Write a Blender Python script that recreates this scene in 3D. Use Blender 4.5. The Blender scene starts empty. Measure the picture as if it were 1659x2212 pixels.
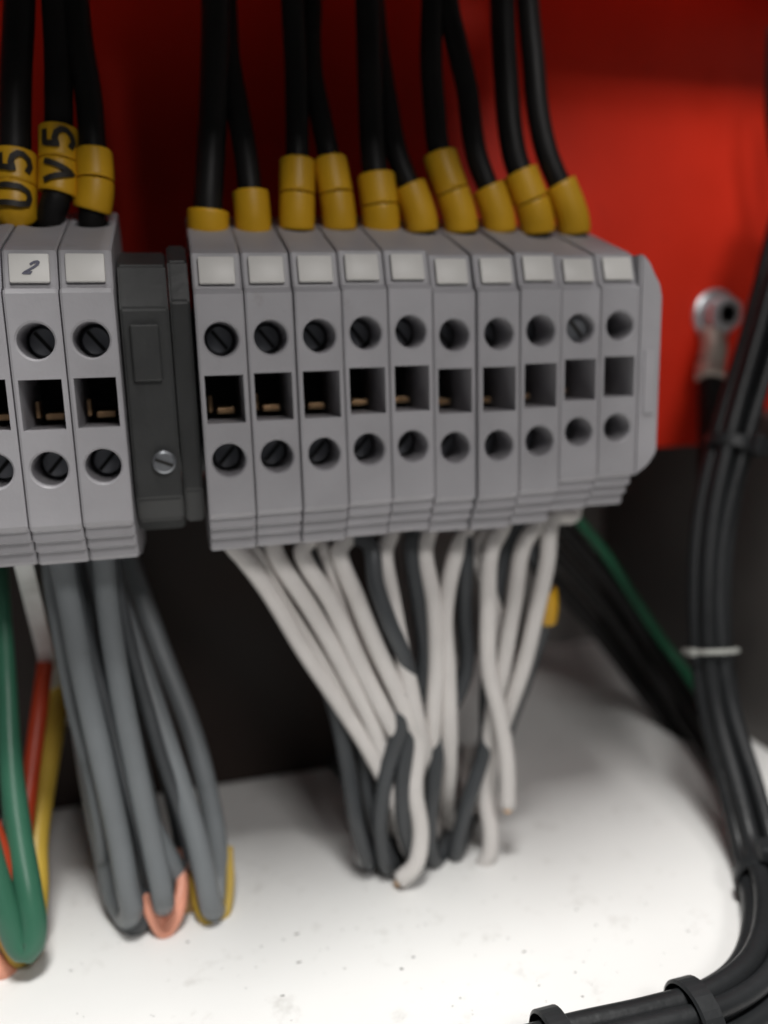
import bpy, bmesh, math, random
import numpy as np
from mathutils import Vector, Matrix
random.seed(7)
S = bpy.context.scene
COL = S.collection

# ------------------------------------------------------------------ camera (1 unit = 10 cm)
YAW, PITCH, ROLL, FPX = 14.05, -10.99, -1.575, 1700.0
def cam_axes():
    y, p, r = map(math.radians, (YAW, PITCH, ROLL))
    f = Vector((math.sin(y)*math.cos(p), math.cos(y)*math.cos(p), math.sin(p)))
    rt = Vector((math.cos(y), -math.sin(y), 0)); u = rt.cross(f)
    return math.cos(r)*rt+math.sin(r)*u, -math.sin(r)*rt+math.cos(r)*u, f
RT, UP, FW = cam_axes()
cd = bpy.data.cameras.new('camera'); cam = bpy.data.objects.new('camera', cd); COL.objects.link(cam)
m = Matrix.Identity(4)
for i in range(3):
    m[i][0] = RT[i]; m[i][1] = UP[i]; m[i][2] = -FW[i]
cam.matrix_world = m
cd.sensor_fit = 'HORIZONTAL'; cd.sensor_width = 36; cd.lens = 36*FPX/1659
cd.clip_start = 0.02; cd.clip_end = 60
cd.dof.use_dof = True; cd.dof.focus_distance = 1.16; cd.dof.aperture_fstop = 1.0
S.camera = cam
S.render.resolution_x = 768; S.render.resolution_y = 1024

# ------------------------------------------------------------------ light
w = bpy.data.worlds.new('World'); S.world = w; w.use_nodes = True
bg = w.node_tree.nodes['Background']; bg.inputs[0].default_value = (.86, .93, 1, 1); bg.inputs[1].default_value = 0.03
def area(name, loc, to, sx, sy, power, color):
    d = bpy.data.lights.new(name, 'AREA'); d.shape = 'RECTANGLE'; d.size = sx; d.size_y = sy
    d.energy = power; d.color = color
    o = bpy.data.objects.new(name, d); COL.objects.link(o); o.location = loc
    o.rotation_euler = (Vector(to)-Vector(loc)).to_track_quat('-Z', 'Y').to_euler()
    return o
area('room_lamp', (0.10, 0.25, 3.6), (0.3, 1.2, -.8), 1.0, .95, 240, (1, .985, .96))
area('front_lamp', (0.9, -1.9, 2.4), (0.5, 1.4, -.2), 1.1, .8, 55, (1, .97, .95))
vs = S.view_settings; vs.view_transform = 'Standard'; vs.look = 'None'; vs.exposure = 0; vs.gamma = 1

# ------------------------------------------------------------------ helpers
YF = 1.326; PLATE = 1.876; FLOOR = -1.05; BACK = 2.52; SIDE = 1.44
def ray(x, y):
    return FW+RT*((x-829.5)/FPX)-UP*((y-1106)/FPX)
def at(x, y, Y):                      # a point of the photograph at depth plane Y
    d = ray(x, y); return d*(Y/d.y)
def on_floor(x, y, h=0):
    d = ray(x, y); return d*((FLOOR+h)/d.z)

def mat(name, col, rough=.5, var=.12, scale=6, bump=.0, metal=0., spec=.5, fine=60, dirt=None, coat=0):
    m = bpy.data.materials.new(name); m.use_nodes = True; nt = m.node_tree; N = nt.nodes; L = nt.links
    b = N['Principled BSDF']; b.inputs['Roughness'].default_value = rough; b.inputs['Metallic'].default_value = metal
    b.inputs['Specular IOR Level'].default_value = spec
    b.inputs['Coat Weight'].default_value = coat
    tc = N.new('ShaderNodeTexCoord')
    oi = N.new('ShaderNodeObjectInfo'); ad = N.new('ShaderNodeVectorMath'); ad.operation = 'ADD'
    ml = N.new('ShaderNodeMath'); ml.operation = 'MULTIPLY'; ml.inputs[1].default_value = 37
    L.new(oi.outputs['Random'], ml.inputs[0]); L.new(tc.outputs['Object'], ad.inputs[0]); L.new(ml.outputs[0], ad.inputs[1])
    n = N.new('ShaderNodeTexNoise'); n.inputs['Scale'].default_value = scale; n.inputs['Detail'].default_value = 6
    L.new(ad.outputs[0], n.inputs['Vector'])
    r = N.new('ShaderNodeValToRGB'); r.color_ramp.elements[0].position = .3; r.color_ramp.elements[1].position = .7
    c = Vector(col)
    r.color_ramp.elements[0].color = (*(c*(1-var)), 1); r.color_ramp.elements[1].color = (*[min(1, v) for v in c*(1+var)], 1)
    L.new(n.outputs['Fac'], r.inputs[0]); out = r.outputs[0]
    if dirt:                          # (colour, scale, threshold, amount)
        n2 = N.new('ShaderNodeTexNoise'); n2.inputs['Scale'].default_value = dirt[1]; n2.inputs['Detail'].default_value = 9
        n2.inputs['Roughness'].default_value = .7
        L.new(ad.outputs[0], n2.inputs['Vector'])
        r2 = N.new('ShaderNodeValToRGB'); r2.color_ramp.elements[0].position = dirt[2]; r2.color_ramp.elements[1].position = dirt[2]+.14
        r2.color_ramp.elements[0].color = (0, 0, 0, 1); r2.color_ramp.elements[1].color = (dirt[3],)*3+(1,)
        L.new(n2.outputs['Fac'], r2.inputs[0])
        mx = N.new('ShaderNodeMix'); mx.data_type = 'RGBA'
        L.new(r2.outputs[0], mx.inputs[0]); L.new(out, mx.inputs[6]); mx.inputs[7].default_value = (*dirt[0], 1)
        out = mx.outputs[2]
    hv = N.new('ShaderNodeHueSaturation'); vr = N.new('ShaderNodeMapRange'); vr.inputs[3].default_value = 1-var*.6; vr.inputs[4].default_value = 1+var*.6
    L.new(oi.outputs['Random'], vr.inputs[0]); L.new(vr.outputs[0], hv.inputs['Value']); L.new(out, hv.inputs['Color']); out = hv.outputs[0]
    L.new(out, b.inputs['Base Color'])
    n3 = N.new('ShaderNodeTexNoise'); n3.inputs['Scale'].default_value = fine; n3.inputs['Detail'].default_value = 4
    L.new(tc.outputs['Object'], n3.inputs['Vector'])
    mr = N.new('ShaderNodeMapRange'); mr.inputs[3].default_value = max(.05, rough-.1); mr.inputs[4].default_value = min(1, rough+.12)
    L.new(n.outputs['Fac'], mr.inputs[0]); L.new(mr.outputs[0], b.inputs['Roughness'])
    if bump:
        bp = N.new('ShaderNodeBump'); bp.inputs['Strength'].default_value = bump; bp.inputs['Distance'].default_value = .004
        L.new(n3.outputs['Fac'], bp.inputs['Height']); L.new(bp.outputs[0], b.inputs['Normal'])
    return m
M = dict(
    red=mat('red_paint', (.74, .028, .008), .5, .10, 3, .25, fine=45, dirt=((.32, .012, .005), 9, .62, .5), spec=.3),
    floor=mat('white_painted_steel', (.80, .80, .785), .45, .03, 2.5, .12, fine=40, dirt=((.44, .42, .39), 13, .57, .42)),
    brown=mat('shade_brown_steel', (.022, .013, .010), .55, .25, 4, .2, spec=.3),
    wall=mat('grey_painted_steel', (.10, .093, .088), .6, .15, 3, .2),
    back=mat('dark_grey_steel', (.24, .235, .225), .6, .18, 3, .2),
    plastic=mat('grey_polyamide', (.365, .356, .375), .48, .07, 9, .12, fine=120, dirt=((.22, .20, .18), 14, .62, .4)),
    darkplastic=mat('charcoal_polyamide', (.032, .033, .033), .5, .15, 10, .2),
    slot=mat('recess_black', (.012, .011, .010), .6, .2, 9),
    screw=mat('zinc_screw', (.30, .31, .33), .38, .2, 20, .1, metal=.9),
    brass=mat('tinned_copper', (.62, .40, .22), .35, .2, 20, .1, metal=.9),
    steel=mat('zinc_steel', (.72, .74, .77), .36, .2, 12, .1, metal=.9),
    tinned=mat('tinned_lug', (.55, .50, .44), .45, .15, 14, .1, metal=.35),
    rail=mat('galvanised_rail', (.55, .56, .56), .4, .2, 12, .1, metal=.8),
    bracket=mat('zinc_bracket', (.42, .43, .40), .5, .22, 9, .3, metal=.3, dirt=((.12, .12, .11), 12, .5, .8)),
    tag=mat('white_tag', (.66, .645, .62), .45, .03, 9),
    ink=mat('grey_ink', (.10, .10, .14), .6, .2, 20),
    black_ink=mat('black_ink', (.016, .012, .008), .6, .2, 20),
    yellow=mat('yellow_vinyl', (.70, .38, .012), .42, .08, 12, .1),
    black=mat('black_pvc', (.011, .010, .0098), .48, .2, 9, .15, fine=80, spec=.28),
    black2=mat('black_cable_jacket', (.019, .0205, .022), .40, .2, 6, .25, fine=60, spec=.32),
    white=mat('white_pvc', (.72, .69, .665), .42, .08, 9, .1, dirt=((.45, .42, .40), 12, .62, .4)),
    dgrey=mat('dark_grey_pvc', (.055, .060, .065), .4, .15, 9, .1),
    grey=mat('grey_pvc', (.175, .19, .20), .42, .10, 6, .15, dirt=((.10, .11, .11), 9, .6, .5)),
    pink=mat('salmon_pvc', (.78, .34, .23), .45, .08, 9, .1),
    wyellow=mat('yellow_pvc', (.52, .35, .05), .42, .1, 9, .1),
    ochre=mat('ochre_pvc', (.42, .26, .10), .5, .15, 9, .1),
    green=mat('green_pvc', (.040, .150, .092), .38, .12, 6, .1),
    wred=mat('orange_red_pvc', (.40, .042, .012), .42, .1, 9, .1),
    dgreen=mat('deep_green_pvc', (.012, .13, .060), .42, .1, 9, .1),
    dust=mat('grit', (.16, .15, .14), .9, .5, 30),
)

def link(o, parent=None):
    COL.objects.link(o)
    if parent: o.parent = parent
    return o
def obj(name, bm, m, parent=None, smooth=False, auto=None):
    me = bpy.data.meshes.new(name)
    bmesh.ops.recalc_face_normals(bm, faces=bm.faces)
    bm.to_mesh(me); bm.free()
    for mm in (m if isinstance(m, (list, tuple)) else [m]): me.materials.append(mm)
    if smooth or auto:
        me.polygons.foreach_set('use_smooth', [True]*len(me.polygons))
        if auto: me.set_sharp_from_angle(angle=math.radians(auto))
    return link(bpy.data.objects.new(name, me), parent)
def tag(o, label, cat, group=None):
    o['label'] = label; o['category'] = cat
    if group: o['group'] = group
    return o
def struct(name, bm, m):
    o = obj(name, bm, m); o['kind'] = 'structure'; return o
def thing(name, label, cat, loc=(0, 0, 0), group=None):
    o = link(bpy.data.objects.new(name, None)); o.empty_display_size = .05; o.location = loc
    return tag(o, label, cat, group)
def dup(root, loc):
    r = root.copy(); COL.objects.link(r); r.location = loc
    for ch in root.children:
        c = ch.copy(); COL.objects.link(c); c.parent = r
        for g in ch.children:
            d = g.copy(); COL.objects.link(d); d.parent = c
    return r
def box(bm, c, s, bev=0, rot=None):
    r = bmesh.ops.create_cube(bm, size=1)
    vs_ = r['verts']
    for v in vs_: v.co = Vector((v.co.x*s[0], v.co.y*s[1], v.co.z*s[2]))
    if bev:
        es = list({e for v in vs_ for e in v.link_edges})
        rr = bmesh.ops.bevel(bm, geom=es, offset=bev, segments=2, profile=.5, affect='EDGES')
        vs_ = list({v for f in rr['faces'] for v in f.verts} | {v for v in vs_ if v.is_valid})
    mt = Matrix.Translation(Vector(c)) @ (rot.to_4x4() if rot is not None else Matrix.Identity(4))
    bmesh.ops.transform(bm, matrix=mt, verts=vs_)
def poly_prism(bm, pts, f, t0, t1):
    """closed prism: outline pts -> f(p, t)"""
    a = [bm.verts.new(f(p, t0)) for p in pts]; b = [bm.verts.new(f(p, t1)) for p in pts]
    n = len(pts)
    for i in range(n): bm.faces.new((a[i], a[(i+1) % n], b[(i+1) % n], b[i]))
    bm.faces.new(a); bm.faces.new(b[::-1])
def hole_plate(bm, o, u, v, hw, hh, hc, r, depth, cham=.003, n=32, inw=None):
    """rectangle at o spanned by +-hw*u, +-hh*v with a round hole (centre hc in u,v), walled inwards by depth"""
    u = Vector(u); v = Vector(v); o = Vector(o); nn = Vector(inw) if inw is not None else u.cross(v)
    ang = [2*math.pi*i/n for i in range(n)]
    out = []
    for a in ang:
        c, s = math.cos(a), math.sin(a); t = 1e9
        if c > 1e-6: t = min(t, (hw-hc[0])/c)
        if c < -1e-6: t = min(t, (-hw-hc[0])/c)
        if s > 1e-6: t = min(t, (hh-hc[1])/s)
        if s < -1e-6: t = min(t, (-hh-hc[1])/s)
        out.append([hc[0]+t*c, hc[1]+t*s])
    for cx in (-hw, hw):
        for cy in (-hh, hh):
            k = min(range(n), key=lambda i: (out[i][0]-cx)**2+(out[i][1]-cy)**2); out[k] = [cx, cy]
    P = lambda a, b, d=0: bm.verts.new(o+u*a+v*b+nn*d)
    ro = [P(*q) for q in out]
    r1 = [P(hc[0]+(r+cham)*math.cos(a), hc[1]+(r+cham)*math.sin(a)) for a in ang]
    r2 = [P(hc[0]+r*math.cos(a), hc[1]+r*math.sin(a), cham) for a in ang]
    r3 = [P(hc[0]+r*math.cos(a), hc[1]+r*math.sin(a), depth) for a in ang]
    for A, B in ((ro, r1), (r1, r2), (r2, r3)):
        for i in range(n): bm.faces.new((A[i], A[(i+1) % n], B[(i+1) % n], B[i]))
    bm.faces.new(r3)

def smooth_path(P, step=.012):
    P = [Vector(p) for p in P]
    if len(P) == 2: P = [P[0], (P[0]+P[1])/2, P[1]]
    Q = [P[0]*2-P[1]]+P+[P[-1]*2-P[-2]]
    out = []
    for i in range(1, len(Q)-2):
        p0, p1, p2, p3 = Q[i-1:i+3]
        n = max(2, int((p2-p1).length/step))
        d01 = max((p1-p0).length, 1e-4)**.5; d12 = max((p2-p1).length, 1e-4)**.5; d23 = max((p3-p2).length, 1e-4)**.5
        m1 = (p2-p1)+d12*((p1-p0)/d01-(p2-p0)/(d01+d12)); m2 = (p2-p1)+d12*((p3-p2)/d23-(p3-p1)/(d12+d23))
        for k in range(n):
            t = k/n; t2 = t*t; t3 = t2*t
            out.append(p1*(2*t3-3*t2+1)+m1*(t3-2*t2+t)+p2*(-2*t3+3*t2)+m2*(t3-t2))
    out.append(P[-1]); return out
def frames(P):
    T = [(P[min(i+1, len(P)-1)]-P[max(i-1, 0)]).normalized() for i in range(len(P))]
    a = Vector((1, 0, 0)); n = (a-T[0]*a.dot(T[0])).normalized(); out = []
    for i, t in enumerate(T):
        n = (n-t*n.dot(t)).normalized(); out.append((t, n, t.cross(n)))
    return out
def tube(bm, path, r, n=14, cap=True, flat=False):
    F = frames(path); R = r if callable(r) else (lambda s: r)
    rings = []
    L = len(path)
    for i, p in enumerate(path):
        t, a, b = F[i]; rr = R(i/(L-1))
        rings.append([bm.verts.new(p+a*(rr*math.cos(2*math.pi*k/n))+b*(rr*math.sin(2*math.pi*k/n))) for k in range(n)])
    for A, B in zip(rings, rings[1:]):
        for k in range(n): bm.faces.new((A[k], A[(k+1) % n], B[(k+1) % n], B[k]))
    if cap:
        for ring, t, s in ((rings[0], F[0][0], -1), (rings[-1], F[-1][0], 1)):
            c = sum((v.co for v in ring), Vector())/n
            i2 = [bm.verts.new(c+(v.co-c)*.86+t*(s*R(0)*.07)) for v in ring]
            for k in range(n): bm.faces.new((ring[k], ring[(k+1) % n], i2[(k+1) % n], i2[k]))
            bm.faces.new(i2)
def wire(name, pts, r, m, label, cat='wire', group=None, wob=.0, step=.012):
    P = smooth_path(pts, step)
    if wob:
        ph = [random.uniform(0, 6.28) for _ in range(4)]
        s = 0; Q = []
        for i, p in enumerate(P):
            if i: s += (P[i]-P[i-1]).length
            Q.append(p+Vector((math.sin(s*9+ph[0])+.6*math.sin(s*21+ph[1]), math.sin(s*8+ph[2]), .0))*wob)
        P = Q
    bm = bmesh.new(); tube(bm, P, r)
    return tag(obj(name, bm, m, smooth=True), label, cat, group), P
def lathe(bm, prof, f, n=28):
    rings = [[bm.verts.new(f(r*math.cos(2*math.pi*k/n), r*math.sin(2*math.pi*k/n), h)) for k in range(n)] for r, h in prof]
    for A, B in zip(rings, rings[1:]):
        for k in range(n): bm.faces.new((A[k], A[(k+1) % n], B[(k+1) % n], B[k]))
    bm.faces.new(rings[0]); bm.faces.new(rings[-1][::-1])

# ------------------------------------------------------------------ the enclosure
bm = bmesh.new(); box(bm, (.2, 1.0, FLOOR-.02), (3.4, 3.2, .04)); struct('floor', bm, M['floor'])
bm = bmesh.new(); box(bm, (.2, BACK+.02, .6), (3.4, .04, 3.4)); struct('back_wall', bm, M['back'])
bm = bmesh.new(); box(bm, (1.80, 1.5, .6), (.04, 2.0, 3.3)); box(bm, (SIDE+.165, 1.48, (FLOOR-.17)/2), (.33, 2.04, -.17-FLOOR), .006); struct('side_wall', bm, M['wall'])

# red mounting plate
pl = [(-1.3, -.255), (1.432, -.255), (1.432, -.165), (1.775, -.165), (1.775, 1.3), (-1.3, 1.3)]
bm = bmesh.new(); poly_prism(bm, pl, lambda p, t: (p[0], t, p[1]), PLATE, PLATE+.02)
bmesh.ops.bevel(bm, geom=[e for e in bm.edges], offset=.003, segments=2, affect='EDGES')
tag(obj('mounting_plate', bm, M['red']), 'red painted steel mounting plate behind the row of terminal blocks', 'panel')
bm = bmesh.new(); box(bm, (-.40, PLATE+.01, (FLOOR+.004-.259)/2), (1.8, .018, .259*-1-FLOOR-.004), .003)  # dark brown puts the shade below the red plate into the colour
tag(obj('lower_panel', bm, M['brown']), 'panel below the red plate with its shade painted in dark brown, behind the hanging wires', 'panel')
# unseen flange and switchgear boxes, added overhead to shade the plate and the floor
bm = bmesh.new(); box(bm, (.2, PLATE-.078, .965), (3.0, .146, .20), .004)
tag(obj('shading_flange', bm, M['red']), 'unseen red flange added along the top of the mounting plate to shade it', 'panel')
bm = bmesh.new()
for i in range(2): box(bm, (.105+i*.385, 1.17, 1.52), (.38, .38, 1.76), .012)
for i in range(3): box(bm, (-.308-i*.42, 1.25, 1.52), (.415, .24, 1.76), .012)
box(bm, (1.16, 1.225, 1.07), (.88, .31, .34), .01)  # low right-hand box, added to keep the top of the plate dim
tag(obj('shading_switchgear', bm, M['darkplastic']), 'unseen dark switchgear boxes added above the terminal blocks to shade plate and floor', 'switchgear')

# DIN rail
prof = [(0, -.175), (.012, -.175), (.012, -.125), (.075, -.125), (.075, .125), (.012, .125), (.012, .175), (0, .175), (0, .115), (.063, .115), (.063, -.115), (0, -.115)]
bm = bmesh.new(); poly_prism(bm, prof, lambda p, t: (t, YF+.43+p[0]*1.0, -.06+p[1]), -.75, .84)
tag(obj('din_rail', bm, M['rail']), 'galvanised mounting rail behind the grey terminal blocks', 'rail')

# ------------------------------------------------------------------ terminal block (base at local origin = front centre line)
HW = .0388
ZU, ZL = .042, -.155
def block_proto():
    t = thing('terminal_block', 'x', 'terminal block')
    bm = bmesh.new()
    prof = [(0, .112), (.005, .119), (.013, .121), (.030, .178), (.046, .186), (.270, .275), (.285, .273), (.31, .24), (.32, .17), (.42, .11), (.42, -.22),
            (.30, -.26), (.24, -.335), (.14, -.335), (.046, -.318), (.042, -.312), (.042, -.297), (.028, -.292), (.028, -.277), (.014, -.272), (.014, -.257), (.003, -.252), (0, -.245)]
    n = len(prof); ch = .0035; hx = HW-ch
    P = [Vector(p) for p in prof]
    # outline shrunk a little for the chamfered sides
    ins = []
    for i in range(n):
        a, b, c = P[i-1], P[i], P[(i+1) % n]
        n1 = Vector((-(b-a).y, (b-a).x)).normalized(); n2 = Vector((-(c-b).y, (c-b).x)).normalized()
        k = (n1+n2); k = k/max(.35, k.length_squared)*2
        ins.append(b-k*ch*.6 if True else b)
    area2 = sum(P[i].x*P[(i+1) % n].y-P[(i+1) % n].x*P[i].y for i in range(n))
    if area2 > 0: pass
    else:
        ins = [P[i]+(P[i]-ins[i]) for i in range(n)]
    # make sure the inset goes inwards
    cen = Vector((.2, -.05))
    if sum((p-cen).length for p in ins) > sum((p-cen).length for p in P): ins = [P[i]*2-ins[i] for i in range(n)]
    V = lambda p, x: (x, p.x, p.y)
    L = [bm.verts.new(V(p, -hx)) for p in P]; R = [bm.verts.new(V(p, hx)) for p in P]
    LI = [bm.verts.new(V(p, -HW)) for p in ins]; RI = [bm.verts.new(V(p, HW)) for p in ins]
    for i in range(n):
        j = (i+1) % n
        if not (i == n-1 or i == 4):       # the front face and the funnel slope get holes below
            bm.faces.new((L[i], L[j], R[j], R[i]))
        bm.faces.new((L[i], L[j], LI[j], LI[i])); bm.faces.new((R[i], R[j], RI[j], RI[i]))
    bm.faces.new(LI); bm.faces.new(RI)
    U = Vector((1, 0, 0)); Z = Vector((0, 0, 1)); B = Vector((0, 1, 0))
    hole_plate(bm, (0, 0, (.112-.012)/2), U, Z, hx, .062, (0, ZU-.05), .0275, .10, inw=B)
    hole_plate(bm, (0, 0, (-.098-.245)/2), U, Z, hx, .0735, (0, ZL+.1715), .0275, .10, inw=B)
    # pocket between the two faces
    z0, z1, px = -.098, -.012, hx-.004
    def q(x, z, y): return bm.verts.new((x, y, z))
    o = [q(-hx, z0, 0), q(hx, z0, 0), q(hx, z1, 0), q(-hx, z1, 0)]
    a = [q(-px, z0+.004, 0), q(px, z0+.004, 0), q(px, z1-.004, 0), q(-px, z1-.004, 0)]
    b = [q(v.co.x, v.co.z, .20) for v in a]
    for A, C in ((o, a), (a, b)):
        for i in range(4): bm.faces.new((A[i], A[(i+1) % 4], C[(i+1) % 4], C[i]))
    bm.faces.new(b)
    # funnel slope with the wire entry
    s0, s1 = Vector((0, .046, .186)), Vector((0, .270, .275)); vv = (s1-s0); hh = vv.length/2; vv.normalize()
    hole_plate(bm, (s0+s1)/2, U, vv, hx, hh, (0, .035), .030, .12, inw=Vector((0, .37, -.93)))
    obj('housing', bm, M['plastic'], t)
    # screws down the two holes
    for z in (ZU, ZL):
        bm = bmesh.new()
        lathe(bm, [(.024, 0), (.024, -.012), (.021, -.016), (.006, -.0165)], lambda x, y, h: (x, .092+h, z+y))
        s = obj('screw', bm, M['screw'], t, auto=35)
        bm = bmesh.new(); box(bm, (0, .0745, z), (.040, .004, .006), rot=Matrix.Rotation(.9 if z > 0 else 2.3, 3, 'Y'))
        obj('slot', bm, M['slot'], s)
    # contact bar, and a black sheet painting the shade deep in the pocket
    bm = bmesh.new(); box(bm, (0, .185, -.055), (.066, .012, .076), .002); obj('pocket_shade', bm, M['slot'], t)
    bm = bmesh.new(); box(bm, (.004, .13, -.078), (.030, .09, .010), .002); box(bm, (-.022, .10, -.066), (.007, .03, .028), .002)
    obj('contact_bar', bm, M['brass'], t)
    # marker tag lying on the ridge
    bm = bmesh.new(); ang = math.atan2(.057, .017)
    box(bm, (0, .0165, .1500), (.058, .007, .046), .0032, rot=Matrix.Rotation(-(math.pi/2-ang), 3, 'X'))
    obj('marker_tag', bm, M['tag'], t, auto=40)
    return t
def ordinal(i): return ['first', 'second', 'third', 'fourth', 'fifth', 'sixth', 'seventh', 'eighth', 'ninth', 'tenth'][i]
X0, PITCHX = .069, .08
proto = block_proto(); used = False
blocks = {}
for i in list(range(10)):
    lab = ('grey terminal block at the left end of the long row, beside the charcoal end bracket' if i == 0 else
           'grey terminal block at the right end of the long row, red plate beside it' if i == 9 else
           f'{ordinal(i)} grey terminal block from the left in the long row of ten')
    o = proto if i == 0 else dup(proto, (0, 0, 0))
    o.location = (X0+i*PITCHX, YF+random.uniform(-.005, .005), random.uniform(-.004, .004)); o['label'] = lab; o['group'] = 'terminal blocks in the long row'
    o.rotation_euler = (random.uniform(-.006, .006), 0, random.uniform(-.006, .006))
    if i == 8:
        for c in o.children:
            if c.name.startswith('screw') : c.location.y = -.055; break
    if i > 7: o.scale.z = .95; o.location.z += .009
    blocks[i] = o
for k, (x, lab) in enumerate(((-.129, 'grey terminal block under the slanting wire, left of the charcoal end bracket'),
                              (-.209, 'grey terminal block with the tag numbered 2, left group'),
                              (-.289, 'grey terminal block cut by the left edge of the picture'))):
    o = dup(proto, (x, YF-.01, random.uniform(-.002, .002))); o['label'] = lab; o['group'] = 'terminal blocks in the left group'
    blocks[-1-k] = o

# end plate closing the row at the right: front outline with its outer corners cut off
ep = thing('end_plate', 'grey end plate with cut corners closing the long row at the right', 'end plate', (X0+9*PITCHX+HW+.002, YF+.006, 0))
bm = bmesh.new()
poly_prism(bm, [(0, -.235), (.030, -.215), (.048, -.19), (.048, .105), (.040, .122), (.018, .165), (0, .178)], lambda p, t: (p[0], t, p[1]), 0, .36)
bmesh.ops.bevel(bm, geom=list(bm.edges), offset=.004, segments=2, affect='EDGES'); obj('body', bm, M['plastic'], ep, auto=40)
bm = bmesh.new(); box(bm, (.024, -.0015, -.055), (.022, .004, .12), .0015); obj('rib', bm, M['plastic'], ep)
# flat print: polyline glyphs, thick ribbons
GL = {'U': [[(-.30, .5), (-.30, -.15), (-.2, -.42), (0, -.5), (.2, -.42), (.30, -.15), (.30, .5)]],
      'V': [[(-.34, .5), (0, -.5), (.34, .5)]],
      '5': [[(.27, .5), (-.2, .5), (-.27, .06), (-.05, .14), (.15, .09), (.28, -.08), (.28, -.25), (.15, -.43), (-.05, -.5), (-.3, -.38)]],
      '2': [[(-.28, .25), (-.15, .45), (.05, .5), (.22, .40), (.27, .22), (.15, .0), (-.28, -.5), (.3, -.5)]]}
def glyph(bm, ch, f, size, wd):
    for st in GL[ch]:
        P = [Vector((a*size, b*size)) for a, b in st]; D = [P[0]]
        for a, b in zip(P, P[1:]):
            k = max(1, int((b-a).length/(size*.08)))
            D += [a.lerp(b, (i+1)/k) for i in range(k)]
        rows = []
        for i, p in enumerate(D):
            t = (D[min(i+1, len(D)-1)]-D[max(i-1, 0)]).normalized(); n = Vector((-t.y, t.x))*wd/2
            rows.append([bm.verts.new(f(p-n, 0)), bm.verts.new(f(p+n, 0)), bm.verts.new(f(p+n, .0012)), bm.verts.new(f(p-n, .0012))])
        for A, B in zip(rows, rows[1:]):
            for k in range(4): bm.faces.new((A[k], A[(k+1) % 4], B[(k+1) % 4], B[k]))
        bm.faces.new(rows[0]); bm.faces.new(rows[-1])
# the hand-inked 2 on the second tag of the left group
tg = [c for c in blocks[-2].children if c.name.startswith('marker_tag')][0]
ang = math.atan2(.057, .017); sl = Vector((0, math.cos(ang), math.sin(ang))); nn = Vector((0, -math.sin(ang), math.cos(ang)))
bm = bmesh.new()
glyph(bm, '2', lambda p, h: Vector((.004, .0165, .150))+Vector((1, 0, 0))*(p.x*.8+p.y*.55)+sl*(p.y*.75)+nn*(.0037+h), .023, .006)
obj('lettering', bm, M['ink'], tg)

# charcoal end bracket between the two groups
bk = thing('end_bracket', 'charcoal plastic end bracket between the left blocks and the long row', 'end bracket', (-.030, YF+.03, 0))
bm = bmesh.new()
pr = [(0, .09), (.03, .16), (.10, .19), (.30, .17), (.40, .1), (.40, -.2), (.28, -.27), (.06, -.285), (.02, -.26), (0, -.22)]
poly_prism(bm, pr, lambda p, t: (t, p[0], p[1]), -.056, .020)
bmesh.ops.bevel(bm, geom=list(bm.edges), offset=.004, segments=2, affect='EDGES'); obj('body', bm, M['darkplastic'], bk)
bm = bmesh.new()
pr = [(.006, .10), (.03, .165), (.10, .20), (.30, .18), (.40, .1), (.40, -.2), (.28, -.27), (.05, -.27), (.015, -.21), (.015, -.05)]
poly_prism(bm, pr, lambda p, t: (t, p[0]-.012, p[1]), .0225, .054)
bmesh.ops.bevel(bm, geom=list(bm.edges), offset=.004, segments=2, affect='EDGES'); obj('cover', bm, M['darkplastic'], bk)
bm = bmesh.new(); lathe(bm, [(.019, 0), (.019, -.008), (.015, -.011), (.004, -.0112)], lambda x, y, h: (-.006+x, -.002+h, -.158+y))
sc = obj('screw', bm, M['screw'], bk, auto=35)
bm = bmesh.new(); box(bm, (-.006, -.0135, -.158), (.03, .003, .005), rot=Matrix.Rotation(.4, 3, 'Y')); obj('slot', bm, M['slot'], sc)
bm = bmesh.new(); box(bm, (-.020, -.004, .02), (.045, .012, .09), .003); obj('latch', bm, M['darkplastic'], bk)

# ------------------------------------------------------------------ black wires dropping into the tops of the blocks, yellow sleeves on them
BW = 'black wires dropping from above'
YT = YF+.180
def top(i): b = blocks[i]; return [Vector((b.location.x, YF+.190, .252)), Vector((b.location.x, YF+.215, .18))]
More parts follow.
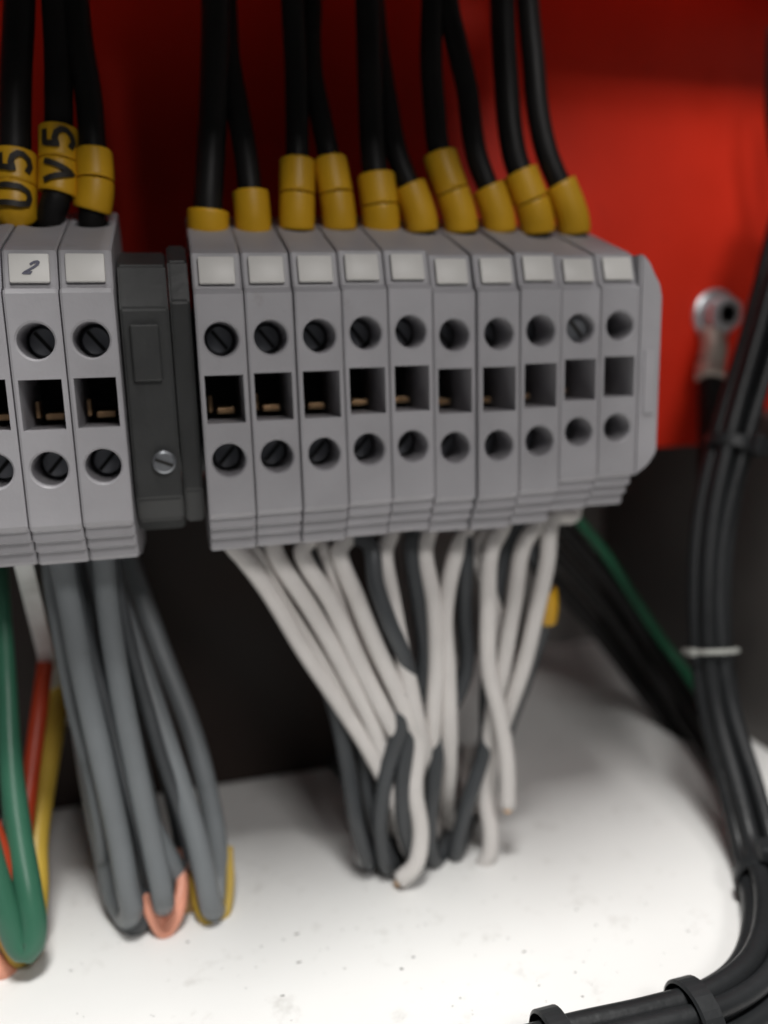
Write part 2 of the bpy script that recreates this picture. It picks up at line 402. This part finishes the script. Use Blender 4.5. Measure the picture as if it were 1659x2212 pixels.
# (block, [(x, y) down the photo], radius, sleeve span along y, label)
tops = [
 (-3, [(52, -60), (42, 0), (35, 160), (33, 310), (33, 400), (32, 455)], .0255, (316, 474), 'U5', 'thick black wire at the left edge carrying the yellow U5 sleeve'),
 (-2, [(118, -60), (120, 0), (126, 120), (127, 260), (127, 360), (124, 422)], .0235, (264, 428), 'V5', 'black wire carrying the yellow V5 sleeve, second from the left edge'),
 (-1, [(160, -60), (163, 0), (172, 90), (190, 200), (200, 310), (205, 410)], .0225, (308, 466), None, 'black wire slanting down to the block left of the end bracket'),
 (0, [(466, -60), (466, 0), (463, 180), (459, 340), (458, 440), (466, 490)], .0255, (440, 516), None, 'black wire into the left end block of the long row'),
 (1, [(484, -60), (486, 0), (493, 120), (512, 230), (530, 330), (550, 430), (562, 480)], .0215, (410, 486), None, 'black wire splitting off to the second block of the long row'),
 (2, [(632, -60), (632, 0), (640, 160), (642, 330), (648, 420), (655, 490)], .0215, (332, 490), None, 'straight black wire into the third block of the long row'),
 (3, [(668, -60), (672, 0), (670, 90), (676, 170), (694, 260), (709, 330), (728, 420), (750, 490)], .0205, (326, 488), None, 'black wire bending away to the fourth block of the long row'),
 (4, [(795, -60), (795, 0), (799, 160), (806, 330), (818, 420), (835, 490)], .0245, (360, 500), None, 'black wire into the fifth block of the long row'),
 (5, [(806, -60), (808, 0), (820, 120), (838, 230), (857, 330), (885, 430), (912, 490)], .0205, (386, 490), None, 'black wire leaning out behind its neighbour to the sixth block'),
 (6, [(936, -60), (934, 0), (931, 130), (938, 230), (949, 330), (970, 420), (1000, 490)], .0215, (322, 490), None, 'left black wire of the forked pair above the seventh block'),
 (7, [(962, -60), (966, 0), (985, 90), (1008, 190), (1028, 330), (1050, 420), (1090, 490)], .0210, (390, 488), None, 'right black wire of the forked pair above the eighth block'),
 (8, [(1084, -60), (1085, 0), (1092, 160), (1110, 330), (1135, 420), (1165, 490)], .0240, (360, 490), None, 'black wire into the ninth block of the long row'),
 (9, [(1136, -60), (1140, 0), (1152, 130), (1162, 240), (1181, 330), (1214, 430), (1250, 490)], .0220, (386, 492), None, 'rightmost black wire, leaning to the end block beside the red plate'),
]
for bi, xy, r, (ya, yb), txt, lab in tops:
    n = len(xy); pts = []
    for k, (x, y) in enumerate(xy):
        Y = YT+.07*max(0, 1-(y+60)/520)+(.04 if bi in (1, 5, 3) else 0)*max(0, 1-(y+60)/420)
        pts.append(at(x, y, Y))
    pts = [p for p, q in zip(pts, xy) if q[1] <= (456 if bi < 0 else 335)]
    pts[0] = pts[0]+Vector((0, 0, .12))
    end = [v+Vector(({-3: .040, -2: .014}.get(bi, 0), 0, 0)) for v in top(bi)]; pts = [p for p in pts if p.z > end[0].z+.005]+end
    o, P = wire('black_wire', pts, r, M['black'], lab, 'wire', BW)
    # yellow sleeve: rings threaded on the wire
    pa, pb = at(xy[0][0], ya, YT).z, at(xy[0][0], yb+(18 if bi >= 0 else 0), YT).z
    seg = [p for p in P if pb <= p.z <= pa]
    if len(seg) < 6: seg = [p for p in P if pb-.01 <= p.z <= pa+.01]
    wl = {'U5': 'yellow sleeve marked U5 on the black wire at the left edge', 'V5': 'yellow sleeve marked V5 on the second black wire from the left edge'}.get(txt) or \
        ('yellow sleeve without visible print on the slanting wire left of the end bracket' if bi == -1 else f'yellow sleeve on the black wire into the {ordinal(bi)} block of the long row')
    sl_ = thing('wire_sleeve', wl, 'wire marker', seg[-1], 'yellow sleeves on the black wires')
    inv = -seg[-1]
    k = len(seg); parts = 2 if (ya-yb) < -110 else 1
    rs = r+(.0115 if bi >= 0 else .0095)
    # resample evenly by length so that the rings are equal
    cum = [0]
    for a, b in zip(seg, seg[1:]): cum.append(cum[-1]+(b-a).length)
    tot = cum[-1]
    def pt(s):
        s = max(0, min(tot, s)); i = max(j for j in range(k) if cum[j] <= s+1e-9); i = min(i, k-2)
        return seg[i].lerp(seg[i+1], (s-cum[i])/max(1e-6, cum[i+1]-cum[i]))
    tw = random.uniform(-.25, .25)
    for j in range(parts):
        s0, s1 = tot*j/parts+.0012, tot*(j+1)/parts-.0012
        path = [pt(s0+(s1-s0)*q/10)+inv for q in range(11)]
        bm = bmesh.new()
        F = frames(path); N_ = 20; rr = []
        for (dr, idx) in [(-.007, 0)]+[(-.0015, 0)]+[(0, q) for q in range(0, 11)]+[(-.0015, 10), (-.007, 10)]:
            p = path[idx]; t, a, b = F[idx]
            if idx == 0 and dr == 0: p = p+t*.002
            if idx == 10 and dr == 0: p = p-t*.002
            rr.append([bm.verts.new(p+a*((rs+dr)*math.cos(6.2832*q/N_))+b*((rs+dr)*math.sin(6.2832*q/N_))*.92) for q in range(N_)])
        for A, B in zip(rr, rr[1:]):
            for q in range(N_): bm.faces.new((A[q], A[(q+1) % N_], B[(q+1) % N_], B[q]))
        ring = obj('ring', bm, M['yellow'], sl_, auto=50)
        if txt:
            ch = txt[1-j] if parts == 2 else txt
            mid = (path[5]); t = F[5][0]                      # t points down the wire
            vd = (-seg[k//2]); vd.normalize(); rgt = (-t).cross(vd).normalized() if (-t).cross(vd).length > 0 else Vector((1, 0, 0))
            rgt = vd.cross(t).normalized()*-1 if False else rgt
            fwd = rgt.cross(-t).normalized()
            if fwd.dot(vd) < 0: fwd = -fwd
            if rgt.x < 0: rgt = -rgt
            up = -t
            # the text reads upwards: letter-right = up, letter-up = left
            def f(p, h, mid=mid, up=up, rgt=rgt, fwd=fwd):
                a = (-p.y)/rs; R_ = rs+.0006+h
                return mid+up*p.x+rgt*(R_*math.sin(a))+fwd*(R_*math.cos(a))
            bm = bmesh.new(); glyph(bm, ch, f, .048, .0095); obj('lettering', bm, M['black_ink'], ring)

# ------------------------------------------------------------------ wires leaving the bottoms of the long row
YB = YF+.15
def bottom(i): b = blocks[i]; return [Vector((b.location.x, YF+.19, -.28)), Vector((b.location.x, YF+.165, -.335))]
WW = 'white wires fanning down from the long row'
def D(*pp): return [on_floor(p[1], p[2], .018) if p[0] == 'f' else at(*p) for p in pp]
whites = [
 (0, [(520, 1200, 1.47), (575, 1275, 1.46), (655, 1400, 1.45), (745, 1535, 1.43), (800, 1620, 1.42), (850, 1720, 1.41), (878, 1830, 1.42), ('f', 890, 1830), ('f', 900, 1730), ('f', 900, 1640)], 'white wire slanting from the left end block, lowest edge of the fan'),
 (1, [(598, 1200, 1.47), (660, 1300, 1.45), (735, 1430, 1.43), (805, 1560, 1.415), (845, 1680, 1.42), (862, 1780, 1.46), ('f', 872, 1800), ('f', 880, 1700), ('f', 870, 1630)], 'white wire of the fan from the second block'),
 (2, [(655, 1190, 1.47), (715, 1300, 1.44), (780, 1440, 1.42), (840, 1560, 1.40), (885, 1640, 1.42), (915, 1740, 1.48), ('f', 930, 1790), ('f', 940, 1690), ('f', 930, 1630)], 'white wire of the fan from the third block'),
 (3, [(735, 1190, 1.46), (775, 1300, 1.43), (825, 1420, 1.41), (872, 1530, 1.395), (900, 1600, 1.40), (895, 1700, 1.385), (908, 1800, 1.375), (897, 1870, 1.365), (866, 1901, 1.372)], 'white wire ending in a bent tip just above the floor'),
 (4, [(832, 1190, 1.46), (850, 1300, 1.43), (870, 1420, 1.405), (895, 1540, 1.39), (915, 1620, 1.41), (928, 1740, 1.48), ('f', 940, 1800), ('f', 960, 1700), ('f', 960, 1630)], 'white wire of the fan from the fifth block'),
 (5, [(918, 1190, 1.46), (940, 1310, 1.43), (945, 1430, 1.41), (935, 1540, 1.40), (930, 1640, 1.44), (948, 1740, 1.52), ('f', 960, 1780), ('f', 985, 1690), ('f', 985, 1620)], 'white wire of the fan from the sixth block'),
 (6, [(985, 1195, 1.46), (962, 1330, 1.43), (968, 1450, 1.41), (973, 1580, 1.40), (965, 1700, 1.45), (966, 1760, 1.50), ('f', 975, 1800), ('f', 1000, 1710), ('f', 1010, 1620)], 'white wire running nearly straight from the seventh block'),
 (7, [(1060, 1190, 1.46), (1053, 1300, 1.43), (1056, 1440, 1.41), (1080, 1540, 1.40), (1094, 1640, 1.39), (1096, 1742, 1.385)], 'long white wire hanging free with its end above the floor, from the eighth block'),
 (8, [(1128, 1180, 1.47), (1108, 1300, 1.44), (1090, 1430, 1.42), (1062, 1560, 1.43), (1045, 1700, 1.44), (1058, 1800, 1.41), (1052, 1850, 1.40), (1036, 1874, 1.405)], 'white wire from the ninth block with a short hooked end near the floor'),
 (9, [(1195, 1120, 1.48), (1180, 1220, 1.45), (1152, 1340, 1.43), (1125, 1450, 1.42), (1096, 1540, 1.43), (1062, 1650, 1.49), ('f', 1058, 1770), ('f', 1080, 1680), ('f', 1090, 1600)], 'rightmost white wire, curving in from the right end block'),
]
for bi, p, lab in whites:
    o, P = wire('white_wire', bottom(bi)+D(*p), .0172, M['white'], lab, 'wire', WW, wob=.0018)
    if bi in (3, 7, 8):
        t = (P[-1]-P[-3]).normalized(); bm = bmesh.new(); tube(bm, [P[-1]-t*.004, P[-1]+t*.006, P[-1]+t*.012], .0085, 10)
        obj('conductor', bm, M['brass'], o, smooth=True)
# second, thinner white conductors between them
for bi, p, lab in [
 (0, [(550, 1190, 1.49), (625, 1310, 1.47), (700, 1430, 1.45), (775, 1560, 1.44), (832, 1690, 1.46), ('f', 850, 1800), ('f', 850, 1700), ('f', 835, 1630)], 'thin white wire beside the lowest white wire of the fan'),
 (2, [(700, 1190, 1.48), (745, 1320, 1.46), (800, 1450, 1.44), (860, 1590, 1.43), (893, 1730, 1.49), ('f', 905, 1780), ('f', 915, 1680), ('f', 910, 1620)], 'thin white wire from the third block, tucked behind the fan'),
 (7, [(1030, 1180, 1.49), (1075, 1330, 1.46), (1078, 1450, 1.44), (1050, 1590, 1.46), (1022, 1720, 1.53), ('f', 1020, 1760), ('f', 1045, 1680), ('f', 1055, 1600)], 'thin white wire from the eighth block, behind the long free one')]:
    q = bottom(bi); q = [v+Vector((.014, .03, 0)) for v in q]
    wire('white_wire', q+D(*p), .0135, M['white'], lab, 'wire', WW, wob=.002)
DG = 'dark grey wires among the white ones'
for bi, p, lab in [
 (1, [(580, 1190, 1.53), (650, 1340, 1.50), (715, 1500, 1.47), (745, 1640, 1.44), (770, 1780, 1.41), (797, 1862, 1.43), ('f', 800, 1800), ('f', 770, 1700), ('f', 720, 1640)], 'dark grey wire along the left underside of the white fan'),
 (2, [(690, 1210, 1.55), (740, 1380, 1.52), (770, 1540, 1.48), (790, 1680, 1.45), (820, 1800, 1.43), (847, 1868, 1.43), ('f', 850, 1800), ('f', 830, 1700), ('f', 800, 1630)], 'dark grey wire emerging below the white fan, second from its left'),
 (3, [(795, 1175, 1.455), (810, 1260, 1.425), (838, 1340, 1.405), (880, 1450, 1.40), (868, 1560, 1.395), (835, 1680, 1.40), (820, 1790, 1.40), (838, 1872, 1.41), ('f', 858, 1830), ('f', 872, 1730), ('f', 880, 1640)], 'dark grey wire crossing in front of the white fan under the fourth block'),
 (5, [(890, 1170, 1.47), (905, 1300, 1.445), (918, 1430, 1.43), (885, 1560, 1.405), (868, 1680, 1.39), (875, 1790, 1.39), (905, 1866, 1.41), ('f', 925, 1830), ('f', 945, 1740), ('f', 950, 1640)], 'dark grey wire in the gap of the fan under the sixth block'),
 (6, [(1003, 1170, 1.47), (1002, 1320, 1.46), (1005, 1450, 1.44), (955, 1580, 1.42), (935, 1700, 1.40), (925, 1800, 1.40), (940, 1862, 1.42), ('f', 965, 1820), ('f', 985, 1720), ('f', 990, 1620)], 'dark grey wire hanging in the gap left of the free white wire'),
 (8, [(1098, 1170, 1.49), (1072, 1330, 1.47), (1052, 1500, 1.45), (1048, 1600, 1.44), (1005, 1740, 1.42), (985, 1846, 1.43), ('f', 1005, 1800), ('f', 1030, 1700), ('f', 1040, 1610)], 'dark grey wire passing behind the free white wire'),
 (9, [(1135, 1150, 1.50), (1165, 1230, 1.49), (1183, 1310, 1.50), (1160, 1400, 1.53), (1100, 1560, 1.55), (1060, 1700, 1.57), ('f', 1050, 1750), ('f', 1070, 1650), ('f', 1090, 1580)], 'dark grey wire with a small yellow sleeve at the right of the fan')]:
    o, P = wire('dark_grey_wire', [v+Vector((-.016, .02, 0)) for v in bottom(bi)]+D(*p), .0165, M['dgrey'], lab, 'wire', DG, wob=.0018)
    if bi == 9:
        za, zb = at(1183, 1268, 1.5).z, at(1183, 1345, 1.5).z
        bm = bmesh.new(); tube(bm, [q for q in P if zb < q.z < za], .024, 16)
        tag(obj('wire_sleeve', bm, M['yellow'], smooth=True), 'small yellow sleeve on the dark grey wire right of the white fan', 'wire marker')

# ------------------------------------------------------------------ grey cables hanging from the left group, bent back in loops on the floor
GC = 'grey cables looped on the floor at left'
def hairpin(front, back): return D(*front)+D(*back)
loops = [
 ('grey_cable', 'grey', .0218, [(130, 1195, 1.47), (150, 1300, 1.46), (178, 1450, 1.44), (222, 1650, 1.41), (258, 1820, 1.385), (274, 1910, 1.37), (285, 1965, 1.372)], [(272, 1978, 1.41), (248, 1935, 1.445), (228, 1850, 1.47), (190, 1650, 1.52), (150, 1350, 1.58), (125, 1120, 1.64)], 'grey cable in the leftmost of the three floor loops'),
 ('grey_cable', 'grey', .0205, [(222, 1195, 1.47), (235, 1330, 1.46), (262, 1500, 1.43), (298, 1680, 1.40), (330, 1830, 1.375), (347, 1910, 1.355), (353, 1945, 1.36)], [(352, 1950, 1.40), (345, 1900, 1.44), (330, 1800, 1.48), (290, 1600, 1.53), (250, 1350, 1.6), (215, 1120, 1.68)], 'grey cable in the middle floor loop, salmon wire below it'),
 ('grey_cable', 'grey', .0212, [(195, 1130, 1.66), (255, 1300, 1.60), (310, 1450, 1.54), (365, 1620, 1.47), (415, 1780, 1.41), (442, 1890, 1.375), (456, 1956, 1.372)], [(468, 1960, 1.41), (474, 1900, 1.45), (462, 1780, 1.49), (420, 1600, 1.56), (345, 1400, 1.66), (250, 1130, 1.78)], 'grey cable in the right floor loop, thin yellow wire below it'),
]
for nm, mt, r, a, b, lab in loops: wire(nm, hairpin(a, b), r, M[mt], lab, 'cable', GC, step=.008)
wire('grey_cable', D((170, 1120, 1.60), (185, 1210, 1.56), (215, 1400, 1.53), (262, 1600, 1.50), (315, 1760, 1.47), (385, 1890, 1.44), (405, 1925, 1.47), (395, 1880, 1.52)), .021, M['grey'], 'grey cable hanging behind and between the middle and right loops', 'cable', GC)
wire('dark_grey_cable', D((140, 1120, 1.58), (165, 1230, 1.54), (215, 1480, 1.50), (268, 1680, 1.46), (300, 1850, 1.43), (318, 1960, 1.40), (300, 1995, 1.39), (272, 1985, 1.42), (240, 1900, 1.48)), .020, M['dgrey'], 'dark cable curled on the floor under the leftmost grey loop', 'cable', GC)
wire('dark_grey_cable', D((205, 1110, 1.66), (240, 1230, 1.63), (300, 1420, 1.58), (345, 1600, 1.54), (385, 1760, 1.5), (400, 1860, 1.48), (402, 1890, 1.54)), .019, M['dgrey'], 'dark cable hanging straight between the grey loops', 'cable', GC)
for k in range(4):
    e = k*11; q = (0, 5, -3, 4)[k]
    wire('salmon_wire', D((306+q, 1800, 1.50), (312-e*.1, 1890, 1.43), (322+q*.5, 1948+e*.7, 1.39-k*.003), (352+q, 1984+e*1.0, 1.385-k*.006), (384+q*.6, 1950+e*.7, 1.39-k*.003), (393+e*.1, 1890, 1.43), (388+q, 1800, 1.50)), .0105, M['pink'],
         ['topmost', 'second', 'third', 'lowest'][k]+' strand of the salmon wires curving under the middle grey loop', 'wire', 'salmon wires under the middle loop', step=.006)
wire('yellow_wire', D((412, 1830, 1.47), (418, 1910, 1.42), (434, 1976, 1.385), (462, 1998, 1.38), (487, 1976, 1.39), (497, 1910, 1.43), (494, 1830, 1.48)), .0085, M['wyellow'], 'thin yellow wire bent under the right grey loop', 'wire', step=.006)
wire('ochre_wire', D((405, 1800, 1.52), (402, 1890, 1.46), (405, 1950, 1.435), (415, 1962, 1.46), (420, 1900, 1.52)), .022, M['ochre'], 'ochre wire stub between the middle and right grey loops', 'wire', step=.006)

for pts, r, mt, lab in [
 (D((148, 1120, 1.50), (160, 1230, 1.47), (200, 1420, 1.45), (250, 1600, 1.425), (292, 1770, 1.405), (318, 1890, 1.40), (322, 1935, 1.43), (312, 1880, 1.47)), .0125, 'dgrey', 'thin dark grey wire between the leftmost and middle floor loops'),
 (D((235, 1120, 1.52), (250, 1230, 1.49), (285, 1400, 1.465), (335, 1590, 1.445), (388, 1760, 1.42), (408, 1850, 1.42), (405, 1880, 1.47)), .0125, 'dgrey', 'thin dark grey wire between the middle and right floor loops'),
 (D((95, 1120, 1.56), (118, 1300, 1.53), (150, 1480, 1.50), (185, 1640, 1.475), (212, 1780, 1.45), (222, 1850, 1.46), (215, 1800, 1.52)), .0135, 'grey', 'thin grey wire at the left side of the grey loops')]:
    wire('grey_wire', pts, r, M[mt], lab, 'wire', GC, wob=.002)
# coloured wires at the left edge
CW = 'coloured wires at the left edge'
wire('green_wire', D((-10, 1080, 1.80), (6, 1290, 1.63), (16, 1480, 1.56), (24, 1650, 1.49), (40, 1800, 1.42), (62, 1930, 1.36), (72, 2010, 1.335), (62, 2052, 1.325), (42, 2040, 1.33), (14, 1970, 1.345), (-14, 1880, 1.37), (-40, 1780, 1.40)), lambda s: .014+.0090*min(1, max(0, (s-.25)/.35)), M['green'], 'thick green wire bent in a loop on the floor at the left edge', 'wire', CW, step=.008)
wire('red_wire', D((128, 1120, 1.83), (118, 1300, 1.80), (100, 1420, 1.72), (84, 1540, 1.62), (66, 1680, 1.54), (52, 1800, 1.47), (46, 1900, 1.42), (38, 1955, 1.375), (24, 1920, 1.375), (4, 1850, 1.39), (-20, 1780, 1.42)), .0165, M['wred'], 'orange red wire behind the green loop at the left edge', 'wire', CW)
wire('yellow_wire', D((165, 1130, 1.86), (150, 1350, 1.84), (130, 1500, 1.77), (112, 1600, 1.67), (92, 1720, 1.57), (78, 1830, 1.48), (78, 1930, 1.42), (70, 2010, 1.39)), .0220, M['wyellow'], 'yellow wire running down behind the green loop, left of the grey cables', 'wire', CW)
wire('yellow_wire', D((-40, 1930, 1.37), (-10, 1980, 1.36), (15, 2035, 1.355), (40, 2075, 1.358), (62, 2062, 1.39), (72, 2020, 1.44)), .0125, M['wyellow'], 'short yellow wire curving under the green loop at the left edge', 'wire', CW)
wire('salmon_wire', D((-50, 2040, 1.36), (-20, 2075, 1.352), (8, 2100, 1.35), (26, 2098, 1.365), (30, 2070, 1.40)), .0180, M['pink'], 'salmon wire on the floor in the lower left corner of the loops', 'wire', CW)

# triangular gusset that carries the rail at the left
g0, g1 = at(42, 1195, 1.50), at(132, 1560, PLATE-.01)
xg = (g0.x+g1.x)/2
gs = thing('rail_gusset', 'pale zinc gusset slanting back below the left terminal blocks', 'bracket', (xg, PLATE-.01, g1.z))
o0 = Vector((xg, PLATE-.01, g1.z))
def gl(p): return Vector((p[0]-o0.x, p[1]-o0.y, p[2]-o0.z))
bm = bmesh.new(); A = gl((g0.x, g0.y, g0.z)); Bp = gl((g1.x, g1.y, g1.z)); top_back = gl((g1.x+.02, PLATE-.004, g0.z+.02)); tf = gl((g0.x, g0.y, g0.z+.02))
pts = [A, Bp, gl((g1.x, PLATE-.004, g1.z)), top_back, tf]
va = [bm.verts.new(p) for p in pts]; vb = [bm.verts.new(p+Vector((.014, 0, 0))) for p in pts]
for i in range(5): bm.faces.new((va[i], va[(i+1) % 5], vb[(i+1) % 5], vb[i]))
bm.faces.new(va); bm.faces.new(vb[::-1]); obj('web', bm, M['bracket'], gs)
bm = bmesh.new(); dd = (Bp-A).normalized(); nrm = Vector((0, dd.z, -dd.y)); nrm = nrm if nrm.y < 0 else -nrm
pts = [A, Bp, Bp+nrm*.008, A+nrm*.008]
va = [bm.verts.new(p+Vector((-.012, 0, 0))) for p in pts]; vb = [bm.verts.new(p+Vector((.020, 0, 0))) for p in pts]
for i in range(4): bm.faces.new((va[i], va[(i+1) % 4], vb[(i+1) % 4], vb[i]))
bm.faces.new(va); bm.faces.new(vb[::-1]); obj('flange', bm, M['rail'], gs)

# ------------------------------------------------------------------ right side: bolt, cables under the plate, tied bundle
bo = at(1541, 680, PLATE)
bt = thing('steel_bolt', 'zinc bolt with washer on the red plate at the right', 'bolt', bo)
bm = bmesh.new(); lathe(bm, [(.066, -.001), (.066, -.010), (.060, -.014), (.03, -.014)], lambda x, y, h: (x, h, y)); obj('washer', bm, M['steel'], bt, auto=35)
bm = bmesh.new(); hexp = [(.050*math.cos(math.pi/6+i*math.pi/3), .050*math.sin(math.pi/6+i*math.pi/3)) for i in range(6)]
poly_prism(bm, hexp, lambda p, t: (p[0], t, p[1]), -.0145, -.060)
bmesh.ops.bevel(bm, geom=list(bm.edges), offset=.006, segments=2, affect='EDGES'); hd = obj('head', bm, M['steel'], bt)
bm = bmesh.new(); lathe(bm, [(.024, -.0585), (.026, -.0605), (.022, -.0625), (.018, -.060)], lambda x, y, h: (x, h, y)); obj('recess', bm, M['slot'], hd, auto=35)

UC = 'black cables running under the plate to the right bundle'
for k, off in enumerate([(0, 0, 0), (-30, 32, .02), (-55, 72, .05)]):
    ox, oy, od = off
    wire('black_cable', D((1160+ox, 1080+oy, 1.95+od), (1250+ox, 1180+oy, 1.95+od), (1330+ox*.9, 1275+oy*1.0, 1.92+od), (1415+ox*.7, 1400+oy, 1.86+od), (1500+ox*.5, 1525+oy, 1.72+od), (1575+ox*.3, 1650+oy*.8, 1.50+od), (1628+ox*.2, 1790+oy*.5, 1.30+od*.5), (1655, 1910, 1.16)), .026, M['black'],
         ('upper', 'middle', 'lower')[k]+' one of three black cables slanting under the red plate toward the right bundle', 'cable', UC)
wire('green_wire', D((1190, 1040, 1.93), (1240, 1112, 1.92), (1310, 1200, 1.90), (1370, 1292, 1.87), (1425, 1375, 1.82), (1490, 1465, 1.72), (1560, 1580, 1.55), (1610, 1720, 1.36)), .0125, M['dgreen'], 'dark green wire slanting above the black cables under the red plate', 'wire')

ctr = D((1735, 380, 1.66), (1690, 540, 1.64), (1640, 740, 1.60), (1585, 940, 1.56), (1542, 1130, 1.52), (1530, 1330, 1.46), (1552, 1530, 1.39), (1600, 1700, 1.29), (1640, 1850, 1.19))
R1 = .046
ctr += [on_floor(1672, 2000, .05), on_floor(1640, 2120, .05), on_floor(1545, 2190, .05), on_floor(1420, 2225, .05), on_floor(1250, 2262, .05), on_floor(1050, 2320, .05), on_floor(850, 2380, .05)]
CP = smooth_path(ctr, .012); CF = frames(CP)
RC = 'black cables tied in the bundle along the right edge'
packs = [(0, 0)]+[(math.cos(i*math.pi/3+.3)*.033, math.sin(i*math.pi/3+.3)*.033) for i in range(6)]
for k, (u, v) in enumerate(packs):
    ph = random.uniform(0, 6.28); rr = [.0165, .017, .0155, .0175, .0165, .016, .017][k]
    P = []
    for i, p in enumerate(CP):
        s = i*.012; t, a, b = CF[i]
        spread = 1+.12*max(0, 1-s/.75)            # the cables fan out towards the top
        wv = .0035*math.sin(s*6+ph)
        P.append(p+a*((u+wv)*spread)+b*((v+.003*math.sin(s*7+ph*2))*spread))
    bm = bmesh.new(); tube(bm, P, rr, 14)
    tag(obj('black_cable', bm, M['black2'], smooth=True), 'black cable in the tied bundle curving down the right edge to the floor', 'cable', RC)
def near(D2):
    def pr(p):
        d = p.dot(FW); return Vector((829.5+FPX*p.dot(RT)/d, 1106-FPX*p.dot(UP)/d))
    return min(range(len(CP)), key=lambda i: (pr(CP[i])-Vector(D2)).length)
def tie(D2, lab, m, wd=.034, R=.054, headang=0., hs=(.040, .030, .046), tail=0.0):
    i = near(D2); p = CP[i]; t, a, b = CF[i]
    tv = (-p).normalized()                                   # side that faces the room
    out = (tv-t*tv.dot(t)).normalized(); sd = t.cross(out)
    ha = out*math.cos(headang)+sd*math.sin(headang); hb = t.cross(ha)
    r = thing('cable_tie', lab, 'cable tie', p, 'ties round the cable bundle')
    bm = bmesh.new(); n = 36; rows = []
    for k in range(n):
        an = 2*math.pi*k/n; dr = ha*math.cos(an)+hb*math.sin(an)
        rows.append([bm.verts.new(dr*rad+t*h) for rad, h in ((R, -wd/2), (R+.005, -wd/2+.003), (R+.005, wd/2-.003), (R, wd/2))])
    for k in range(n):
        A, B = rows[k], rows[(k+1) % n]
        for q in range(4): bm.faces.new((A[q], A[(q+1) % 4], B[(q+1) % 4], B[q]))
    obj('strap', bm, m, r)
    bm = bmesh.new(); rot = Matrix((hb, ha, t)).transposed()
    box(bm, ha*(R+hs[1]/2), hs, .006, rot=rot); obj('head', bm, m, r)
    if tail:
        bm = bmesh.new(); box(bm, ha*(R+hs[1]*.6)+hb*(-hs[0]/2-tail/2), (tail, .006, wd*.75), .002, rot=rot); obj('tail', bm, m, r)
tie((1590, 965), 'black cable tie with its tail on the bundle beside the right wall', M['black2'], .03, .056, -.9, tail=.03)
tie((1530, 1412), 'grey tie round the upright part of the cable bundle', M['bracket'], .012, .056, .6, (.022, .016, .018))
tie((1652, 1910), 'black cable tie where the bundle meets the floor at the right edge', M['black2'], .030, .054, -.3)
tie((1500, 2195), 'black cable tie with a big square head in the lower right corner', M['black2'], .036, .054, -.75, (.046, .034, .054))
tie((1200, 2270), 'black cable tie at the bottom edge of the picture', M['black2'], .036, .054, -.75, (.046, .034, .054))
bm = bmesh.new(); P = smooth_path(D((1536, 772, 1.82), (1537, 900, 1.80), (1534, 1080, 1.74), (1526, 1250, 1.66), (1520, 1400, 1.56)), .006)
tube(bm, P, lambda s: .034+.0022*math.sin(s*230), 18)
slv = tag(obj('cable_sleeve', bm, M['black'], smooth=True), 'black ribbed cable sleeve hanging straight down below the zinc bolt', 'cable sleeve')
a, b = at(1537, 715, PLATE-.02), at(1535, 790, 1.815)
bm = bmesh.new(); tube(bm, smooth_path([a, (a+b)/2+Vector((0, -.012, 0)), b, b+(b-a)*.35], .01), lambda s: .030+.008*s, 14)
obj('lug', bm, M['tinned'], slv, smooth=True)
# two thin black wires standing off the red plate in the upper right
for pts, lab in (([(1672, 60, 1.74), (1668, 250, 1.74), (1690, 420, 1.73), (1712, 600, 1.70)], 'thin black wire at the upper right edge in front of the red plate'),):
    wire('black_wire', D(*pts), .016, M['black'], lab)

# ------------------------------------------------------------------ grit on the floor
bm = bmesh.new()
spots = [(1500, 2122-90), (1395, 1953), (640, 2008), (1060, 2079), (610, 2145), (1258, 2152), (985, 2090), (225, 1990)]
spots = [(1395, 1953), (640, 2018), (645, 2079), (610, 2151), (1258, 2153), (892, 2068), (1132, 2056), (405, 2035), (222, 1836), (868, 2093)]
for i in range(150):
    if i < len(spots): p = on_floor(*spots[i]); r = random.uniform(.0018, .0030)
    else:
        p = on_floor(random.uniform(150, 1620), random.uniform(1750, 2212)); r = random.choice((.0007, .0009, .0011, .0015))
    an = random.uniform(-.4, .4); e = random.uniform(1, 2.4)
    q = [bm.verts.new(p+Vector((r*e*math.cos(a)*random.uniform(.6, 1.2), r*math.sin(a)*random.uniform(.6, 1.2), .0005))) for a in [k*1.047+an for k in range(6)]]
    c = bm.verts.new(p+Vector((0, 0, r*.7)))
    for k in range(6): bm.faces.new((q[k], q[(k+1) % 6], c))
    bm.faces.new(q[::-1])
o = obj('floor_grit', bm, M['dust']); o['kind'] = 'stuff'; o['label'] = 'specks of dark grit scattered over the white floor'
